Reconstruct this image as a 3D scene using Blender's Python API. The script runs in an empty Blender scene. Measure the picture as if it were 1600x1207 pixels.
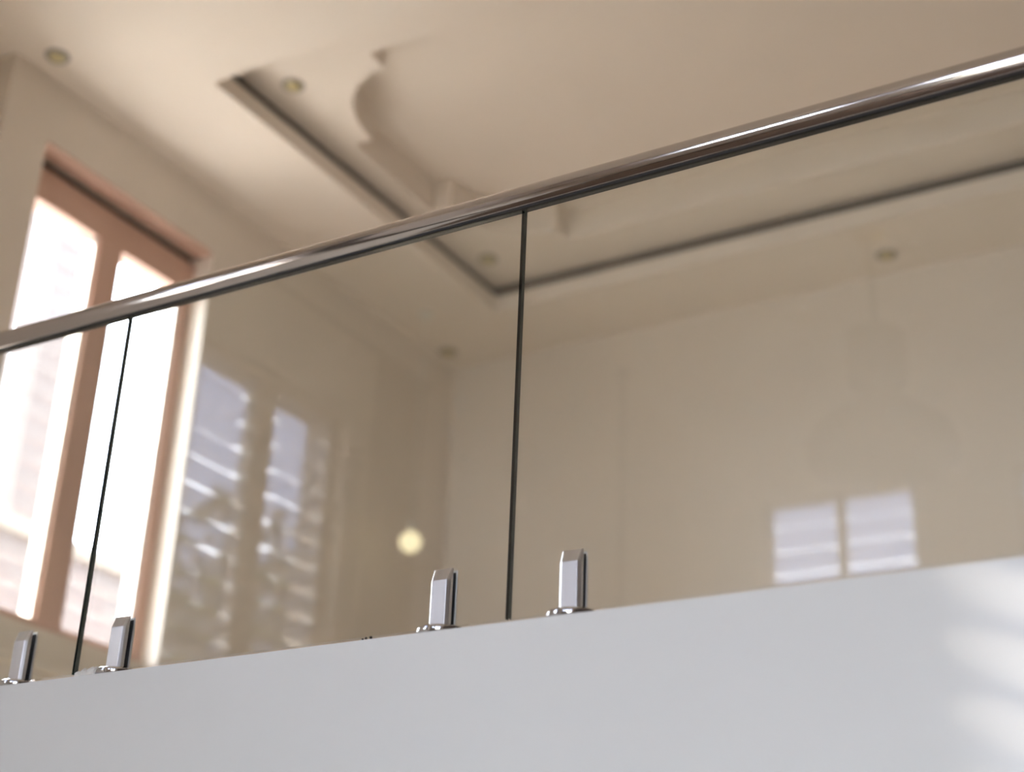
import bpy, bmesh, math, random
from mathutils import Matrix, Vector

R = random.Random(7)
C = bpy.context.scene.collection
SC = bpy.context.scene
ZC = 1.75                       # the camera's height above the lower floor; heights below are measured from the camera

# ------------------------------------------------------------------ camera
cam_d = bpy.data.cameras.new('camera')
cam = bpy.data.objects.new('camera', cam_d); C.objects.link(cam)
pitch, roll, yaw = math.radians(24.674), math.radians(2.414), math.radians(31.359)
fw = Vector((-math.sin(yaw)*math.cos(pitch), math.cos(yaw)*math.cos(pitch), math.sin(pitch)))
rt = Vector((math.cos(yaw), math.sin(yaw), 0)); up = rt.cross(fw)
r2 = rt*math.cos(roll) + up*math.sin(roll); u2 = -rt*math.sin(roll) + up*math.cos(roll)
m = Matrix((r2, u2, -fw)).transposed().to_4x4(); m.translation = (0, 0, ZC)
cam.matrix_world = m
cam_d.sensor_width = 36; cam_d.lens = 2422.1/1600*36
cam_d.dof.use_dof = True; cam_d.dof.focus_distance = 3.45; cam_d.dof.aperture_fstop = 1.25
cam_d.clip_start = 0.05
SC.camera = cam

# ------------------------------------------------------------------ sky, sun, exposure
world = bpy.data.worlds.new('sky'); SC.world = world; world.use_nodes = True
bg = world.node_tree.nodes['Background']
bg.inputs[0].default_value = (0.905, 0.955, 1.055, 1); bg.inputs[1].default_value = 8.5
sun_d = bpy.data.lights.new('sun', 'SUN'); sun_d.energy = 5.2; sun_d.angle = math.radians(1.05); sun_d.color = (1, .92, .78)
sun = bpy.data.objects.new('sun', sun_d); C.objects.link(sun); sun.location = (-14, -6, 12)
sun.rotation_euler = Vector((2.28, 1.0, -1.19)).to_track_quat('-Z', 'Y').to_euler()
SC.view_settings.view_transform = 'Standard'; SC.view_settings.look = 'None'
SC.view_settings.gamma = 1; SC.view_settings.use_curve_mapping = False
SC.view_settings.exposure = 1.6
SC.cycles.max_bounces = 10; SC.cycles.diffuse_bounces = 6; SC.cycles.glossy_bounces = 6
SC.cycles.transparent_max_bounces = 32; SC.cycles.caustics_reflective = False

# ------------------------------------------------------------------ materials
def lin(c): return tuple(((v/255)/12.92 if v/255 <= .04045 else ((v/255+.055)/1.055)**2.4) for v in c) + (1,)
def mat(name, col, rough=.6, metal=0, noise=0, scale=8, bump=0, bscale=60, emit=None, estr=0, spec=None, aniso=0, stretch=None):
    mt = bpy.data.materials.new(name); mt.use_nodes = True
    n = mt.node_tree; b = n.nodes['Principled BSDF']
    c = col if len(col) == 4 else tuple(col)+(1,)
    b.inputs['Base Color'].default_value = c; b.inputs['Roughness'].default_value = rough; b.inputs['Metallic'].default_value = metal
    if spec is not None: b.inputs['Specular IOR Level'].default_value = spec
    if aniso: b.inputs['Anisotropic'].default_value = aniso
    co = None
    if noise or bump:
        tc = n.nodes.new('ShaderNodeTexCoord'); mp = n.nodes.new('ShaderNodeMapping')
        n.links.new(tc.outputs['Object'], mp.inputs[0]); co = mp.outputs[0]
        if stretch: mp.inputs['Scale'].default_value = stretch
    if noise:
        t = n.nodes.new('ShaderNodeTexNoise'); t.inputs['Scale'].default_value = scale; t.inputs['Detail'].default_value = 4
        n.links.new(co, t.inputs['Vector'])
        r = n.nodes.new('ShaderNodeValToRGB')
        r.color_ramp.elements[0].position = .3; r.color_ramp.elements[1].position = .7
        r.color_ramp.elements[0].color = tuple(v*(1-noise) for v in c[:3])+(1,)
        r.color_ramp.elements[1].color = tuple(min(1, v*(1+noise)) for v in c[:3])+(1,)
        n.links.new(t.outputs[0], r.inputs[0]); n.links.new(r.outputs[0], b.inputs['Base Color'])
    if bump:
        t2 = n.nodes.new('ShaderNodeTexNoise'); t2.inputs['Scale'].default_value = bscale; t2.inputs['Detail'].default_value = 3
        n.links.new(co, t2.inputs['Vector'])
        bp = n.nodes.new('ShaderNodeBump'); bp.inputs['Strength'].default_value = bump; bp.inputs['Distance'].default_value = .002
        n.links.new(t2.outputs[0], bp.inputs['Height']); n.links.new(bp.outputs[0], b.inputs['Normal'])
    if emit is not None:
        b.inputs['Emission Color'].default_value = tuple(emit)+(1,); b.inputs['Emission Strength'].default_value = estr
    return mt

def glass_mat(name, tint, f0=.045, frost=0):
    """clear sheet glass: each face mixes a mirror reflection (Schlick) with straight transmission"""
    mt = bpy.data.materials.new(name); mt.use_nodes = True
    n = mt.node_tree; n.nodes.clear(); N = n.nodes.new; L = n.links.new
    out = N('ShaderNodeOutputMaterial'); g = N('ShaderNodeNewGeometry')
    d = N('ShaderNodeVectorMath'); d.operation = 'DOT_PRODUCT'
    L(g.outputs['Incoming'], d.inputs[0]); L(g.outputs['Normal'], d.inputs[1])
    a = N('ShaderNodeMath'); a.operation = 'ABSOLUTE'; L(d.outputs['Value'], a.inputs[0])
    s = N('ShaderNodeMath'); s.operation = 'SUBTRACT'; s.inputs[0].default_value = 1; L(a.outputs[0], s.inputs[1])
    p = N('ShaderNodeMath'); p.operation = 'POWER'; L(s.outputs[0], p.inputs[0]); p.inputs[1].default_value = 5
    k = N('ShaderNodeMath'); k.operation = 'MULTIPLY_ADD'; L(p.outputs[0], k.inputs[0]); k.inputs[1].default_value = 1-f0; k.inputs[2].default_value = f0
    t = N('ShaderNodeBsdfTransparent'); t.inputs[0].default_value = tuple(tint)+(1,)
    gl = N('ShaderNodeBsdfGlossy'); gl.inputs['Roughness'].default_value = 0.0
    body = t.outputs[0]
    if frost:
        tr = N('ShaderNodeBsdfTranslucent'); tr.inputs[0].default_value = (.85, .87, .9, 1)
        fm = N('ShaderNodeMixShader'); fm.inputs[0].default_value = frost; L(t.outputs[0], fm.inputs[1]); L(tr.outputs[0], fm.inputs[2]); body = fm.outputs[0]
    mx = N('ShaderNodeMixShader'); L(k.outputs[0], mx.inputs[0]); L(body, mx.inputs[1]); L(gl.outputs[0], mx.inputs[2])
    L(mx.outputs[0], out.inputs[0])
    return mt

M = {}
M['fascia'] = mat('white_paint', (.79, .79, .775), .55, noise=.012, scale=3, bump=.05, bscale=90)
M['wall'] = mat('beige_wall_paint', (.79, .72, .635), .7, noise=.012, scale=2.5, bump=.06, bscale=80)
M['ceil'] = mat('beige_ceiling_paint', (.815, .745, .665), .7, noise=.012, scale=2.5, bump=.06, bscale=80)
M['panel'] = mat('dark_brown_for_reflections', (.10, .07, .052), .5, noise=.12, scale=4, stretch=(1, 1, .15))  # invented dark tone, so the steel mirrors a dark right side
M['slot'] = mat('dark_shade_slot', (.07, .058, .048), .9, noise=.1, scale=9)  # near-black colour carries the shade inside the ceiling slot
M['tile'] = mat('brown_floor_tile', (.13, .085, .06), .35, noise=.15, scale=3)
M['tile_up'] = mat('cream_floor_tile', (.70, .62, .53), .3, noise=.05, scale=3)
M['steel'] = mat('brushed_steel', (.80, .785, .775), .34, 1, noise=.04, scale=30, bump=.04, bscale=250, stretch=(1, 1, .05))
M['rail'] = mat('polished_steel', (.63, .585, .55), .10, 1, noise=.05, scale=14, bump=.015, bscale=90, stretch=(.05, 1, 1))
M['chrome'] = mat('chrome_cover', (.72, .71, .70), .09, 1, noise=.02, scale=20)
M['rubber'] = mat('black_rubber', (.008, .008, .008), .6, noise=.1, scale=40)
M['glass'] = glass_mat('clear_glass', (.955, .968, .958))
M['edge'] = mat('polished_glass_edge', (.006, .016, .013), .06, noise=.2, scale=20)
M['edge2'] = mat('satin_glass_edge', (.05, .07, .06), .3, noise=.2, scale=20)
M['bead'] = mat('silicone_bead', (.10, .10, .09), .4, noise=.2, scale=60)
M['wood'] = mat('pinkish_brown_frame', lin((206, 172, 154)), .5, noise=.05, scale=5, stretch=(1, 1, .2))
M['wood2'] = mat('brown_window_frame', lin((138, 112, 92)), .5, noise=.05, scale=5, stretch=(1, 1, .2))
M['louvre'] = glass_mat('louvre_glass', (.93, .94, .95), f0=.035)
M['louvre2'] = glass_mat('obscure_louvre_glass', (.345, .37, .44), f0=.05, frost=.04)
M['channel'] = mat('louvre_clip_metal', (.70, .66, .60), .4, .3, noise=.05, scale=20)
M['white'] = mat('white_plastic', (.78, .76, .70), .4, noise=.03, scale=30)
M['lens'] = mat('lamp_lens', (.60, .52, .27), .35, noise=.05, scale=30)
M['ringgrey'] = mat('grey_trim', (.34, .32, .29), .5, noise=.04, scale=30)
M['brass'] = mat('aged_brass', (.66, .46, .20), .28, 1, noise=.1, scale=20)
M['olive'] = mat('olive_shade', (.20, .165, .095), .55, noise=.08, scale=12)
M['globe'] = mat('opal_globe', (.8, .75, .6), .3, noise=.03, scale=10, emit=(1, .86, .52), estr=.30)
M['cord'] = mat('dark_cord', (.05, .045, .04), .6, noise=.1, scale=30)
M['plaster'] = mat('plaster_crumb', (.82, .80, .76), .8, noise=.06, scale=60)
M['dirt'] = mat('dark_dirt', (.03, .025, .02), .9, noise=.2, scale=60)
M['house'] = mat('pink_render', (.042, .029, .025), .8, noise=.05, scale=4)
M['house2'] = mat('cream_render', (.11, .09, .07), .8, noise=.04, scale=4)
M['leaf'] = mat('leaf_green', (.045, .06, .022), .6, noise=.4, scale=3)
M['bark'] = mat('bark', (.10, .075, .05), .9, noise=.3, scale=9)
M['soil'] = mat('yard_ground', (.24, .22, .19), .9, noise=.15, scale=1.5)

# ------------------------------------------------------------------ mesh helpers
class MB:
    def __init__(s): s.v = []; s.f = []; s.mi = []
    def face(s, idx, k=0): s.f.append(idx); s.mi.append(k)
    def box(s, x0, x1, y0, y1, z0, z1, k=0):
        b = len(s.v)
        s.v += [(x0,y0,z0),(x1,y0,z0),(x1,y1,z0),(x0,y1,z0),(x0,y0,z1),(x1,y0,z1),(x1,y1,z1),(x0,y1,z1)]
        for q in ((0,3,2,1),(4,5,6,7),(0,1,5,4),(1,2,6,5),(2,3,7,6),(3,0,4,7)): s.face([b+i for i in q], k)
        return s
    def loft(s, rings, close=True, cap=True, k=0):
        b = len(s.v); n = len(rings[0])
        for r in rings: s.v += list(r)
        for j in range(len(rings)-1):
            for i in range(n):
                i2 = (i+1) % n
                s.face([b+j*n+i, b+j*n+i2, b+(j+1)*n+i2, b+(j+1)*n+i], k)
        if cap:
            s.face([b+i for i in range(n)][::-1], k); s.face([b+(len(rings)-1)*n+i for i in range(n)], k)
        return s
    def lathe(s, prof, cx=0, cy=0, seg=32, k=0, cap=True):
        rings = [[(cx+r*math.cos(2*math.pi*i/seg), cy+r*math.sin(2*math.pi*i/seg), z) for i in range(seg)] for r, z in prof]
        return s.loft(rings, cap=cap, k=k)
    def build(s, name, mats, parent=None, loc=(0,0,0), rz=0, smooth=False, bevel=0):
        me = bpy.data.meshes.new(name); me.from_pydata(s.v, [], s.f)
        mats = mats if isinstance(mats, (list, tuple)) else [mats]
        for q in mats: me.materials.append(M[q])
        for p, k in zip(me.polygons, s.mi): p.material_index = k; p.use_smooth = bool(smooth)
        bm = bmesh.new(); bm.from_mesh(me); bmesh.ops.recalc_face_normals(bm, faces=bm.faces[:])
        if bevel: bmesh.ops.bevel(bm, geom=bm.edges[:], offset=bevel, segments=2, affect='EDGES', profile=.5)
        bm.to_mesh(me); bm.free()
        if smooth and smooth != 'all':
            me.set_sharp_from_angle(angle=math.radians(38))
        return link(name, me, parent, loc, rz)
def link(name, me, parent=None, loc=(0,0,0), rz=0):
    o = bpy.data.objects.new(name, me); C.objects.link(o)
    o.location = loc if parent else (loc[0], loc[1], loc[2]+ZC)
    o.rotation_euler = (0, 0, rz)
    if parent: o.parent = parent
    return o
def empty(name, loc, rz=0):
    o = bpy.data.objects.new(name, None); C.objects.link(o); o.empty_display_size = .1
    o.location = (loc[0], loc[1], loc[2]+ZC); o.rotation_euler = (0, 0, rz); return o
def tag(o, label, cat, group=None, kind=None):
    o['label'] = label; o['category'] = cat
    if group: o['group'] = group
    if kind: o['kind'] = kind
    return o
def copy_tree(o, parent=None):
    c = o.copy(); C.objects.link(c); c.parent = parent
    for ch in o.children: copy_tree(ch, c)
    return c

H = 3.80          # ceiling
SL = 0.855        # top of the balcony slab
G = 2.60          # plane of the glass
FY = 2.545        # front face of the white balcony wall
XV = -3.95        # left wall of the stair void
XU = -4.484       # left wall of the upper room
YB = 6.72         # back wall of the upper room
YF = -2.70        # wall behind the camera
XR = 2.05
FL = -ZC

# wall in its own frame: u along it, depth 0 = room face, + outwards
def wall(name, loc, rz, u0, u1, z0, z1, holes, t, m, label):
    us = sorted({u0, u1, *[h[0] for h in holes], *[h[1] for h in holes]})
    zs = sorted({z0, z1, *[h[2] for h in holes], *[h[3] for h in holes]})
    b = MB()
    for i in range(len(us)-1):
        for j in range(len(zs)-1):
            cu, cz = (us[i]+us[i+1])/2, (zs[j]+zs[j+1])/2
            if any(h[0] < cu < h[1] and h[2] < cz < h[3] for h in holes): continue
            b.box(us[i], us[i+1], 0, t, zs[j], zs[j+1])
    return tag(b.build(name, m, None, loc, rz), label, 'wall', kind='structure')

PI = math.pi
# left walls: u = +Y ; behind wall: u = -X ; right wall: u = -Y ; back wall: u = X
wall('wall_left', (XU, 0, 0), PI/2, 3.604, YB, SL, H, [(3.604, 4.645, 1.55, 3.51)], .25, 'wall', 'beige upper room wall with the tall bright window')
b = MB().box(XU-.47, XU, 3.374, 3.604, SL, H)
tag(b.build('wall_return', 'wall'), 'narrow beige wall return left of the bright window', 'wall', kind='structure')
BAY = (2.80, 3.18, 1.3, 2.7)
wall('wall_bay', (XU-.47, 0, 0), PI/2, 2.40, 3.604, SL, H, [BAY], .2, 'wall', 'beige bay wall past the left end of the handrail')
tag(MB().box(XU-.47, XV-.25, 2.40, 2.56, SL, H).build('wall_nib', 'wall'), 'short beige wall joining the bay to the void wall', 'wall', kind='structure')
wall('wall_back', (0, YB, 0), 0, XU-.25, XR+.25, SL, H, [], .2, 'wall', 'plain beige far wall of the upper room behind the glass')
W2 = (0.10, 1.09, 0.95, 2.76)
wall('wall_void', (XV, 0, 0), PI/2, YF, 2.56, FL, H, [W2], .25, 'wall', 'beige side wall of the stair void, seen mirrored in the glass')
RW = (-1.6, .3, -1.5, .95)
BW = [(-3.108, -2.211), (-1.685, -.788), (-.262, .635)]
wall('wall_front', (0, YF, 0), PI, -XR-.25, -XV+.25, FL, H, [(-b_, -a_, 1.75, 3.185) for a_, b_ in BW] + [(-RW[1], -RW[0], RW[2], RW[3])], .22, 'wall', 'beige wall behind the viewer, seen mirrored in the glass')
wall('wall_right', (XR, 0, 0), -PI/2, -YB, -YF, FL, H, [], .22, 'panel', 'unseen wall at the right end of the balcony, coloured dark brown for dark reflections')
tag(MB().box(XV-.25, XR+.22, YF-.22, FY, FL-.1, FL).build('floor', 'tile'), 'brown tiled floor of the stair void', 'floor', kind='structure')
b = MB().box(XV-.25, XR+.22, FY, FY+.25, FL, SL)
tag(b.build('wall_balcony', 'fascia', bevel=.002), 'smooth white balcony edge wall under the steel spigots', 'balcony', kind='structure')
tag(MB().box(XU-.67, XR+.22, FY+.25, YB+.2, SL-.2, SL).build('floor_upper', 'tile_up'), 'cream tiled floor of the upper room', 'floor', kind='structure')

# ------------------------------------------------------------------ ceiling with its two recesses
TX0, TX1, TY0, TY1 = -3.90, .90, 3.91, 6.20       # outer tray
TZ, SZ, UZ = 3.95, 3.888, 4.12
cx0, cx1, cy0, cy1 = XU-.67, XR+.25, YF-.25, YB+.25
b = MB()
b.box(cx0, TX0, cy0, cy1, H, SZ).box(TX1, cx1, cy0, cy1, H, SZ).box(TX0, TX1, cy0, TY0, H, SZ).box(TX0, TX1, TY1, cy1, H, SZ)
ceil = tag(b.build('ceiling', 'ceil'), 'beige ceiling around the recessed tray', 'ceiling', kind='structure')
s = .03
b = MB()
b.box(TX0-s-.05, TX0-s, TY0-s, TY1+s, SZ, TZ).box(TX1+s, TX1+s+.05, TY0-s, TY1+s, SZ, TZ)
b.box(TX0-s-.05, TX1+s+.05, TY0-s-.05, TY0-s, SZ, TZ).box(TX0-s-.05, TX1+s+.05, TY1+s, TY1+s+.05, SZ, TZ)
b.build('shadow_gap', 'slot', ceil)
# tray panel: rectangle with an ogee-cornered opening
ix0, ix1, iy0, iy1 = -3.79, .70, 4.21, 5.93
tk, ar, ay = .10, .36, .42
def corner(cx, cy, sx, sy):
    pts = [(cx + sx*(tk+ar), cy)]
    ex, ey = cx + sx*(tk+ar), cy + sy*(.11+ay)
    for i in range(11):
        t = math.pi/2*(1-i/10)
        pts.append((ex - sx*ar*math.cos(t), ey - sy*ay*math.sin(t)))
    pts.append((cx, cy + sy*(.11+ay)))
    return pts
loop = corner(ix0, iy0, 1, 1) + corner(ix0, iy1, 1, -1)[::-1] + corner(ix1, iy1, -1, -1) + corner(ix1, iy0, -1, 1)[::-1]
bm = bmesh.new()
def ring(pts, z):
    vs = [bm.verts.new((x, y, z)) for x, y in pts]
    return vs, [bm.edges.new((vs[i], vs[(i+1) % len(vs)])) for i in range(len(vs))]
o_pts = [(TX0-s-.05, TY0-s-.05), (TX1+s+.05, TY0-s-.05), (TX1+s+.05, TY1+s+.05), (TX0-s-.05, TY1+s+.05)]
vo, eo = ring(o_pts, TZ); vi, ei = ring(loop, TZ)
bmesh.ops.triangle_fill(bm, edges=eo+ei, use_beauty=True)
vu = [bm.verts.new((v.co.x, v.co.y, UZ)) for v in vi]
for i in range(len(vi)):
    j = (i+1) % len(vi); bm.faces.new((vi[i], vi[j], vu[j], vu[i]))
me = bpy.data.meshes.new('tray_panel'); bm.to_mesh(me); bm.free(); me.materials.append(M['ceil'])
link('tray_panel', me, ceil)
MB().box(TX0-.3, TX1+.3, TY0-.3, TY1+.3, UZ, UZ+.06).build('recess_panel', 'ceil', ceil)

# round moulding round the chandelier, on the ceiling of the void
PX, PY = -1.894, -1.105
b = MB(); seg = 64
prof = [(.90, H), (.905, H-.03), (.93, H-.045), (.955, H-.03), (.96, H)]
b.loft([[(PX+r*math.cos(2*PI*i/seg), PY+r*math.sin(2*PI*i/seg), z) for i in range(seg)] for r, z in prof], cap=False)
tag(b.build('trim_1', 'ceil', smooth=True), 'round ceiling moulding circling the hanging chandelier', 'moulding', kind='structure')
b = MB().box(XU, XU+.03, 3.604, YB, 1.385, 1.43)
tag(b.build('trim_2', 'wall'), 'thin beige wall moulding under the bright window', 'moulding', kind='structure')

# ------------------------------------------------------------------ louvred windows
def window(name, loc, rz, u0, u1, z0, z1, fr, depth, setback, nsash, pitch, fm, label, tilt=32, mull=.11, head=None, sill=None, gap=0, portal=True, lm='louvre2'):
    """u0..u1, z0..z1 = opening; frame sits `setback` behind the wall face"""
    head = head or fr; sill = sill or fr
    y0, y1 = setback, setback+depth
    b = MB()
    zt = z1-gap
    b.box(u0, u0+fr, y0, y1, z0, zt).box(u1-fr, u1, y0, y1, z0, zt)
    b.box(u0+fr, u1-fr, y0, y1, zt-head, zt).box(u0+fr, u1-fr, y0-.0, y1, z0, z0+sill)
    w = tag(b.build(name, fm, None, loc, rz), label, 'window', kind='structure')
    if gap: MB().box(u0, u1, y0+.03, y1, zt, z1).build('dark_groove', 'slot', w)
    n = nsash; sw = (u1-u0-2*fr-(n-1)*mull)/n
    mesh = None
    for k in range(n):
        a = u0+fr+k*(sw+mull)
        if k: MB().box(a-mull, a, y0-.005, y1, z0+sill, zt-head).build('mullion', fm, w)
        for e in (a, a+sw-.016):
            MB().box(e, e+.016, y0+.015, y1-.01, z0+sill, zt-head).build('louvre_channel', 'channel', w)
        ch = zt-head-z0-sill; nb = int(round(ch/pitch)); pz = ch/nb
        if mesh is None:
            L_ = pz*.5*1.04; c_, s_ = math.cos(math.radians(tilt)), math.sin(math.radians(tilt)); th = .003
            bb = MB()
            # blade leans outwards at the bottom
            q = [(-L_*c_, L_*s_), (L_*c_, -L_*s_)]; nx, nz = s_*th, c_*th
            ring_ = lambda x: [(x, q[0][0]-nx, q[0][1]-nz), (x, q[0][0]+nx, q[0][1]+nz), (x, q[1][0]+nx, q[1][1]+nz), (x, q[1][0]-nx, q[1][1]-nz)]
            bb.loft([ring_(.016), ring_(sw-.016)])
            o = bb.build('louvre_blade', lm, w); mesh = o.data; bpy.data.objects.remove(o)
        for i in range(nb):
            link('louvre_blade', mesh, w, (a, (y0+y1)/2, z0+sill+pz*(i+.5)))
    if portal: add_portal(loc, rz, u0, u1, z0, z1, y1+.06)
    return w
def add_portal(loc, rz, u0, u1, z0, z1, y):
    d = bpy.data.lights.new('window_portal', 'AREA'); d.shape = 'RECTANGLE'; d.size = u1-u0; d.size_y = z1-z0
    d.cycles.is_portal = True; d.energy = 1
    o = bpy.data.objects.new('window_portal', d); C.objects.link(o)
    mw = Matrix.Translation((loc[0], loc[1], loc[2]+ZC)) @ Matrix.Rotation(rz, 4, 'Z') @ Matrix.Translation(((u0+u1)/2, y, (z0+z1)/2)) @ Matrix.Rotation(-PI/2, 4, 'X')
    o.matrix_world = mw
window('window_1', (XU, 0, 0), PI/2, 3.604, 4.645, 1.55, 3.51, .06, .09, .10, 2, .098, 'wood', 'tall overexposed louvre window with pinkish brown frame in the upper room', mull=.13, head=.15, sill=.06, gap=.05, lm='louvre')
window('window_2', (XV, 0, 0), PI/2, *W2, .03, .08, .06, 2, .118, 'wood2', 'bluish louvre window with trees outside, mirrored in the glass left', tilt=21, mull=.10, head=.03, sill=.05)
for i, (a_, b_) in enumerate(BW):
    window('window_%d' % (3+i), (0, YF, 0), PI, -b_, -a_, 1.75, 3.185, .025, .08, .05, 2, .14, 'wood2',
           ['pale blue louvre window mirrored in the glass above the white wall', 'pale louvre window mirrored at the right edge of the glass', 'louvre window behind the viewer, farthest right'][i], tilt=39, mull=.018)
# unseen glazed openings added for daylight, behind the viewer and in the bay
def glazing(name, loc, rz, u0, u1, z0, z1, n, label):
    b = MB()
    for i in range(n+1):
        x = u0+.03+(u1-u0-.06)/n*i; b.box(x-.03, x+.03, .06, .14, z0, z1)
    b.box(u0, u1, .061, .139, z0, z0+.06).box(u0, u1, .061, .139, z1-.06, z1)
    w = tag(b.build(name, 'wood2', None, loc, rz), label, 'window', kind='structure')
    for i in range(n):
        x = u0+.03+(u1-u0-.06)/n*i
        MB().box(x+.03, x+(u1-u0-.06)/n-.03, .095, .105, z0+.06, z1-.06).build('pane', 'glass', w)
    add_portal(loc, rz, u0, u1, z0, z1, .20)
glazing('window_6', (0, YF, 0), PI, -RW[1], -RW[0], RW[2], RW[3], 2, 'unseen wide glazing added behind the viewer to light the white wall')
glazing('window_7', (XU-.47, 0, 0), PI/2, *BAY, 1, 'unseen narrow window added past the left end of the handrail to light the ceiling')
MB().box(3.604, 4.645, -.0, .10, 3.498, 3.51).build('head_lining', 'wood', bpy.data.objects['window_1'])

# ------------------------------------------------------------------ balustrade
joints = [XV+.03, -2.770, -1.570, -.300, .870, 2.03]
names = ['frameless glass panel at the far left, before the bright window', 'frameless glass panel between the two dark joints', 'frameless glass panel right of the centre joint', 'frameless glass panel, second from the right wall', 'frameless glass panel ending at the right wall']
RZc = 1.868; RR = .0290
gz0, gz1 = SL+.0215, RZc-RR-.004
for i in range(5):
    a, c = joints[i]+.0035, joints[i+1]-.0035
    b = MB(); x0, x1, y0, y1, z0, z1 = 0, c-a, -.006, .006, 0, gz1-gz0
    b.box(x0, x1, y0, y1, z0, z1)
    b.mi = [0, 0, 0, 1, 0, 2]
    o = b.build('glass_panel', ['glass', 'edge', 'edge2'], None, (a, G, gz0))
    tag(o, names[i], 'glass panel', 'glass balustrade panels')
# handrail
b = MB(); seg = 56
ringr = lambda x: [(x, RR*math.cos(2*PI*i/seg), RR*math.sin(2*PI*i/seg)) for i in range(seg)]
b.loft([ringr(0), ringr(XR-XV)])
rail = tag(b.build('handrail', 'rail', None, (XV, G, RZc), smooth=True), 'round polished steel handrail capping the glass panels', 'handrail')
MB().box(0, XR-XV, -.0105, .0105, -RR-.0025, -RR+.004).build('slot_gasket', 'rubber', rail)['label'] = 'black rubber strip under the tube'

def make_spigot():
    root = empty('spigot', (0, 0, 0))
    # round cover plate
    prof = [(.051, 0), (.0535, .003), (.0545, .009), (.053, .0145), (.049, .0172), (.026, .019)]
    MB().lathe(prof, seg=48).build('base_cover', 'chrome', root, smooth=True)
    w, hs, ht, c = .0475, .118, .146, .0062
    for sgn, nm in ((-1, 'front_plate'), (1, 'rear_plate')):
        yb, yf = .0072*sgn, (.0235 if sgn < 0 else .0185)*sgn
        def rg(z, f, cc): return [(-w/2, yb, z), (-w/2, f - sgn*cc, z), (-w/2+cc, f, z), (w/2-cc, f, z), (w/2, f - sgn*cc, z), (w/2, yb, z)]
        b = MB().loft([rg(.010, yf, c), rg(hs, yf, c), rg(ht-.004, yb+sgn*.0052, .0035), rg(ht, yb+sgn*.0035, .002)])
        b.build(nm, 'steel', root, bevel=.0009)
    MB().box(-w/2+.003, w/2-.003, -.0072, -.0062, .012, ht-.006).box(-w/2+.003, w/2-.003, .0062, .0072, .012, ht-.006).build('clamp_gasket', 'rubber', root)
    MB().box(-w/2+.001, w/2-.001, -.0072, .0072, .0185, .0208).build('clamp_foot', 'steel', root)
    return root
sp = make_spigot()
spots = [(-2.952, 'steel spigot clamp at the far left end of the white ledge'),
         (-2.630, 'steel spigot clamp just right of the left glass joint'),
         (-1.727, 'steel spigot clamp just left of the centre glass joint'),
         (-1.420, 'steel spigot clamp just right of the centre glass joint'),
         (-3.78, 'steel spigot clamp against the left end wall'),
         (-.450, 'steel spigot clamp left of the joint past the right frame edge'),
         (-.150, 'steel spigot clamp right of the joint past the right frame edge'),
         (.710, 'steel spigot clamp left of the last glass joint'), (1.03, 'steel spigot clamp right of the last glass joint'),
         (1.87, 'steel spigot clamp nearest the right wall')]
for i, (x, lb) in enumerate(spots):
    o = sp if i == 0 else copy_tree(sp)
    o.location = (x, G, SL+ZC)
    tag(o, lb, 'spigot', 'steel spigots along the ledge')

# ------------------------------------------------------------------ lamps
def downlight(x, y, z):
    root = empty('downlight', (x, y, z))
    MB().lathe([(.052, 0), (.050, -.006), (.044, -.009), (.036, -.007), (.034, 0)], seg=28, cap=False).build('trim_ring', 'ringgrey', root, smooth=True)
    MB().lathe([(.034, -.001), (.030, -.012), (.016, -.018), (.002, -.019)], seg=24).build('lens', 'lens', root, smooth=True)
    return root
for x, y, z, lb in [(-1.146*H, .913*H, H, 'small round downlight above the bright window corner'),
                    (-.951*TZ, 1.073*TZ, TZ, 'small round downlight inside the tray near its left corner'),
                    (-.959*TZ, 1.50*TZ, TZ, 'small round downlight in the tray beside the centre glass joint'),
                    (-1.157*H, 1.713*H, H, 'small dim downlight in the far ceiling corner'),
                    (-.495*H, 1.719*H, H, 'small dim downlight on the far ceiling strip right')]:
    tag(downlight(x, y, z), lb, 'downlight', 'recessed ceiling downlights')

root = empty('chandelier', (PX, PY, H))
tag(root, 'brass and olive two-tier chandelier, faintly mirrored in the glass', 'chandelier')
MB().lathe([(.075, 0), (.073, -.018), (.045, -.035), (.012, -.048)], seg=32).build('ceiling_rose', 'brass', root, smooth=True)
MB().lathe([(.016, -.045), (.016, -.53)], seg=16).build('rod', 'cord', root, smooth=True)
MB().lathe([(.02, -.50), (.125, -.53), (.135, -.56), (.135, -.76), (.125, -.79), (.05, -.80)], seg=40).build('upper_drum', 'olive', root, smooth=True)
MB().lathe([(.06, -.78), (.09, -.86), (.20, -.93), (.31, -1.02), (.34, -1.10), (.33, -1.17), (.22, -1.23), (.04, -1.26)], seg=48).build('lower_shade', 'olive', root, smooth=True)
MB().lathe([(.01, -1.255), (.028, -1.27), (.022, -1.30), (.004, -1.32)], seg=20).build('finial', 'brass', root, smooth=True)

root = empty('globe_pendant', (-4.25, 6.06, H))
tag(root, 'small glowing cream globe pendant near the back corner', 'pendant lamp')
MB().lathe([(.045, 0), (.045, -.02), (.008, -.028)], seg=24).build('ceiling_rose', 'white', root, smooth=True)
MB().lathe([(.0025, -.025), (.0025, -1.225)], seg=10).build('cord', 'white', root, smooth=True)
MB().lathe([(.016, -1.19), (.018, -1.235)], seg=16).build('lamp_holder', 'white', root, smooth=True)
n = 18; gr = .056
MB().lathe([(gr*math.sin(PI*(i+.3)/(n+.6)), -1.29+gr*math.cos(PI*(i+.3)/(n+.6))) for i in range(n+1)], seg=32).build('globe', 'globe', root, smooth='all')

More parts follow.
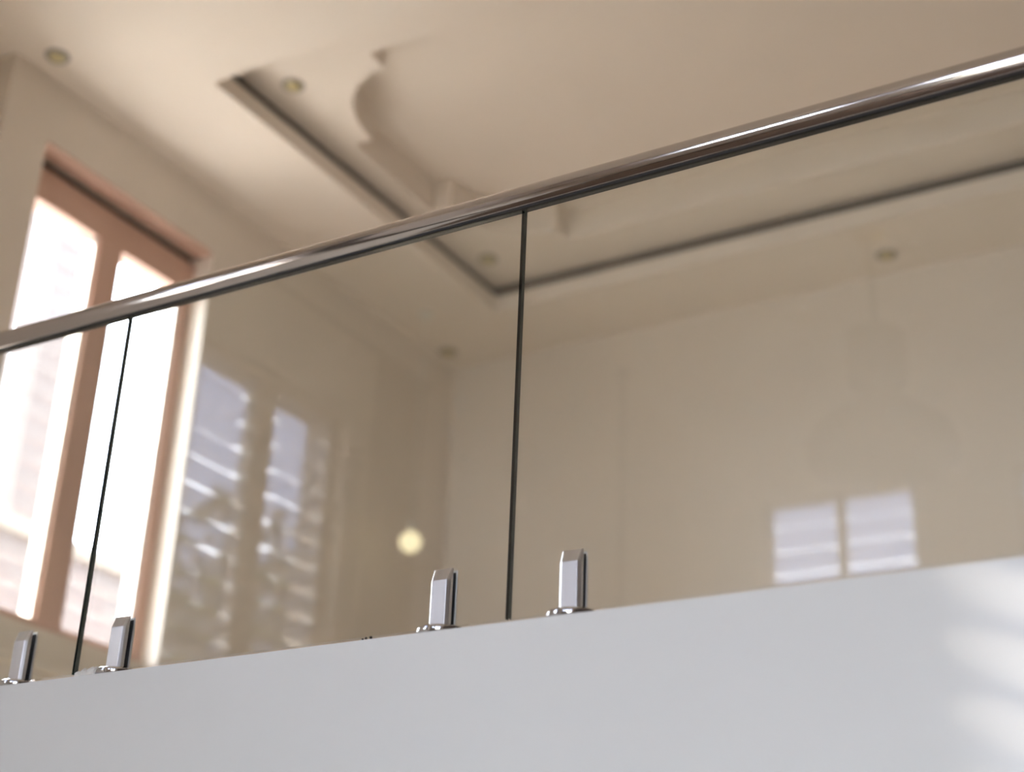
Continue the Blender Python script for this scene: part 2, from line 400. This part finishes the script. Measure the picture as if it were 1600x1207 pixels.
# pendant on a long cord over the stairs (its cord shows mirrored in the glass)
root = empty('cord_pendant', (-3.63, -1.97, H))
tag(root, 'pendant on a long thin dark cord, mirrored right of the centre spigots', 'pendant lamp')
MB().lathe([(.045, 0), (.045, -.02), (.012, -.03)], seg=24).build('ceiling_rose', 'cord', root, smooth=True)
MB().lathe([(.013, -.02), (.013, -2.6)], seg=12).build('cord', 'cord', root, smooth=True)
MB().lathe([(.03, -2.58), (.11, -2.72), (.13, -2.86), (.12, -2.86), (.02, -2.62)], seg=28).build('shade', 'olive', root, smooth=True)

# drape beside the void window
M['drape'] = mat('brown_drape', (.085, .058, .04), .9, noise=.08, scale=6)
cu = empty('curtain', (XV+.07, -.17, FL)); tag(cu, 'brown curtain mirrored in the glass right of the bluish window', 'curtain')
n = 60; pts = [(.022*math.sin(i/n*2*PI*4.5), -.19+.38*i/n) for i in range(n+1)]
prof = [(x+.004, y) for x, y in pts] + [(x-.004, y) for x, y in pts[::-1]]
MB().loft([[(x, y, .03) for x, y in prof], [(x, y, 4.82) for x, y in prof]]).build('drape', 'drape', cu, smooth=True)
b = MB(); sg = 12
b.loft([[(.014*math.cos(2*PI*i/sg), y, 4.85+.014*math.sin(2*PI*i/sg)) for i in range(sg)] for y in (-.25, 1.55)]).build('curtain_rod', 'cord', cu, smooth=True)
for y in (-.2, 1.5): MB().box(-.07, .0, y-.012, y+.012, 4.84, 4.86).build('rod_bracket', 'cord', cu)

# ------------------------------------------------------------------ crumbs left on the ledge
def crumb(name, x, y, r, m, label, cat, group):
    bm = bmesh.new(); bmesh.ops.create_icosphere(bm, subdivisions=1, radius=r)
    for v in bm.verts: v.co *= R.uniform(.7, 1.15)
    zmin = min(v.co.z for v in bm.verts)
    for v in bm.verts: v.co.z -= zmin
    me = bpy.data.meshes.new(name); bm.to_mesh(me); bm.free(); me.materials.append(M[m])
    tag(link(name, me, None, (x, y, SL)), label, cat, group)
for i, nm in enumerate(('first', 'second', 'third', 'fourth', 'fifth', 'sixth', 'seventh')):
    crumb('plaster_crumb', -2.725+.0125*i+R.uniform(-.002, .002), FY+.022+R.uniform(0, .016), R.uniform(.009, .015), 'plaster',
          'white plaster crumb on the ledge, %s one right of the left glass joint' % nm, 'crumb', 'white plaster crumbs by the left joint')
for i, (x, nm) in enumerate(((-1.893, 'leftmost'), (-1.884, 'middle'), (-1.872, 'rightmost'))):
    crumb('dirt_crumb', x, FY+.006, .0028+.001*i, 'dirt', '%s tiny dark speck on the ledge left of the third spigot' % nm, 'crumb', 'dark specks on the ledge edge')

# ------------------------------------------------------------------ outside
tag(MB().box(-40, 40, -40, 40, FL-.35, FL-.25).build('ground', 'soil'), 'bare yard ground outside the windows', 'ground', kind='structure')
M['bounce'] = mat('pale_reflector', (.68, .62, .53), .8, noise=.06, scale=3)  # for an unseen slab added to bounce light up onto the ceiling
tag(MB().box(-7.4, XU-.26, 3.9, 7.6, SL-.25, SL).build('reflector', 'bounce'), 'unseen pale terrace outside the bright window', 'reflector', kind='structure')
hs = empty('neighbour_house', (-8.4, 7.4, FL-.25))
tag(hs, 'sunlit pink house outside the bright window', 'house')
gz = -(FL-.25)
MB().box(-.6, 0, -.9, 3.2, 0, gz+3.5).build('parapet', 'house', hs)
MB().box(-.65, .05, -.95, 3.25, gz+3.5, gz+3.6).build('parapet_cap', 'house2', hs)
for (p0, p1) in ((-.37, -.08), (1.15, 1.35)):
    MB().box(-.35, 0, p0, p1, gz+3.6, gz+6.9).build('pillar', 'house', hs)
MB().box(-.6, .1, -.9, 3.2, gz+6.9, gz+7.2).build('roof_beam', 'house2', hs)

def tree(x, y, h, r, label):
    root = empty('tree', (x, y, FL-.25)); tag(root, label, 'tree', 'trees outside the void window')
    MB().lathe([(.14, 0), (.10, h*.4), (.05, h*.85)], seg=10).build('trunk', 'bark', root, smooth=True)
    b = MB()
    for i in range(1500):
        t = R.uniform(0, 2*PI); ph = math.acos(R.uniform(-1, 1)); rr = r*(R.random()**.4)
        cx, cy, cz = rr*math.sin(ph)*math.cos(t), rr*math.sin(ph)*math.sin(t), h-r*.9+rr*math.cos(ph)*.95
        a = Vector((R.gauss(0,1), R.gauss(0,1), R.gauss(0,1))).normalized(); c = a.orthogonal().normalized(); s_ = R.uniform(.06, .13)
        k = len(b.v); P = Vector((cx, cy, cz))
        b.v += [tuple(P+a*s_), tuple(P+c*s_*.6), tuple(P-a*s_), tuple(P-c*s_*.6)]; b.face([k, k+1, k+2, k+3])
    o = b.build('foliage', 'leaf', root); o['kind'] = 'stuff'
tree(-9.0, -4.5, 6.7, 1.4, 'leafy tree outside the void window, nearer the building')
tree(-10.6, -7.5, 7.2, 1.75, 'larger leafy tree outside the void window, farther off')
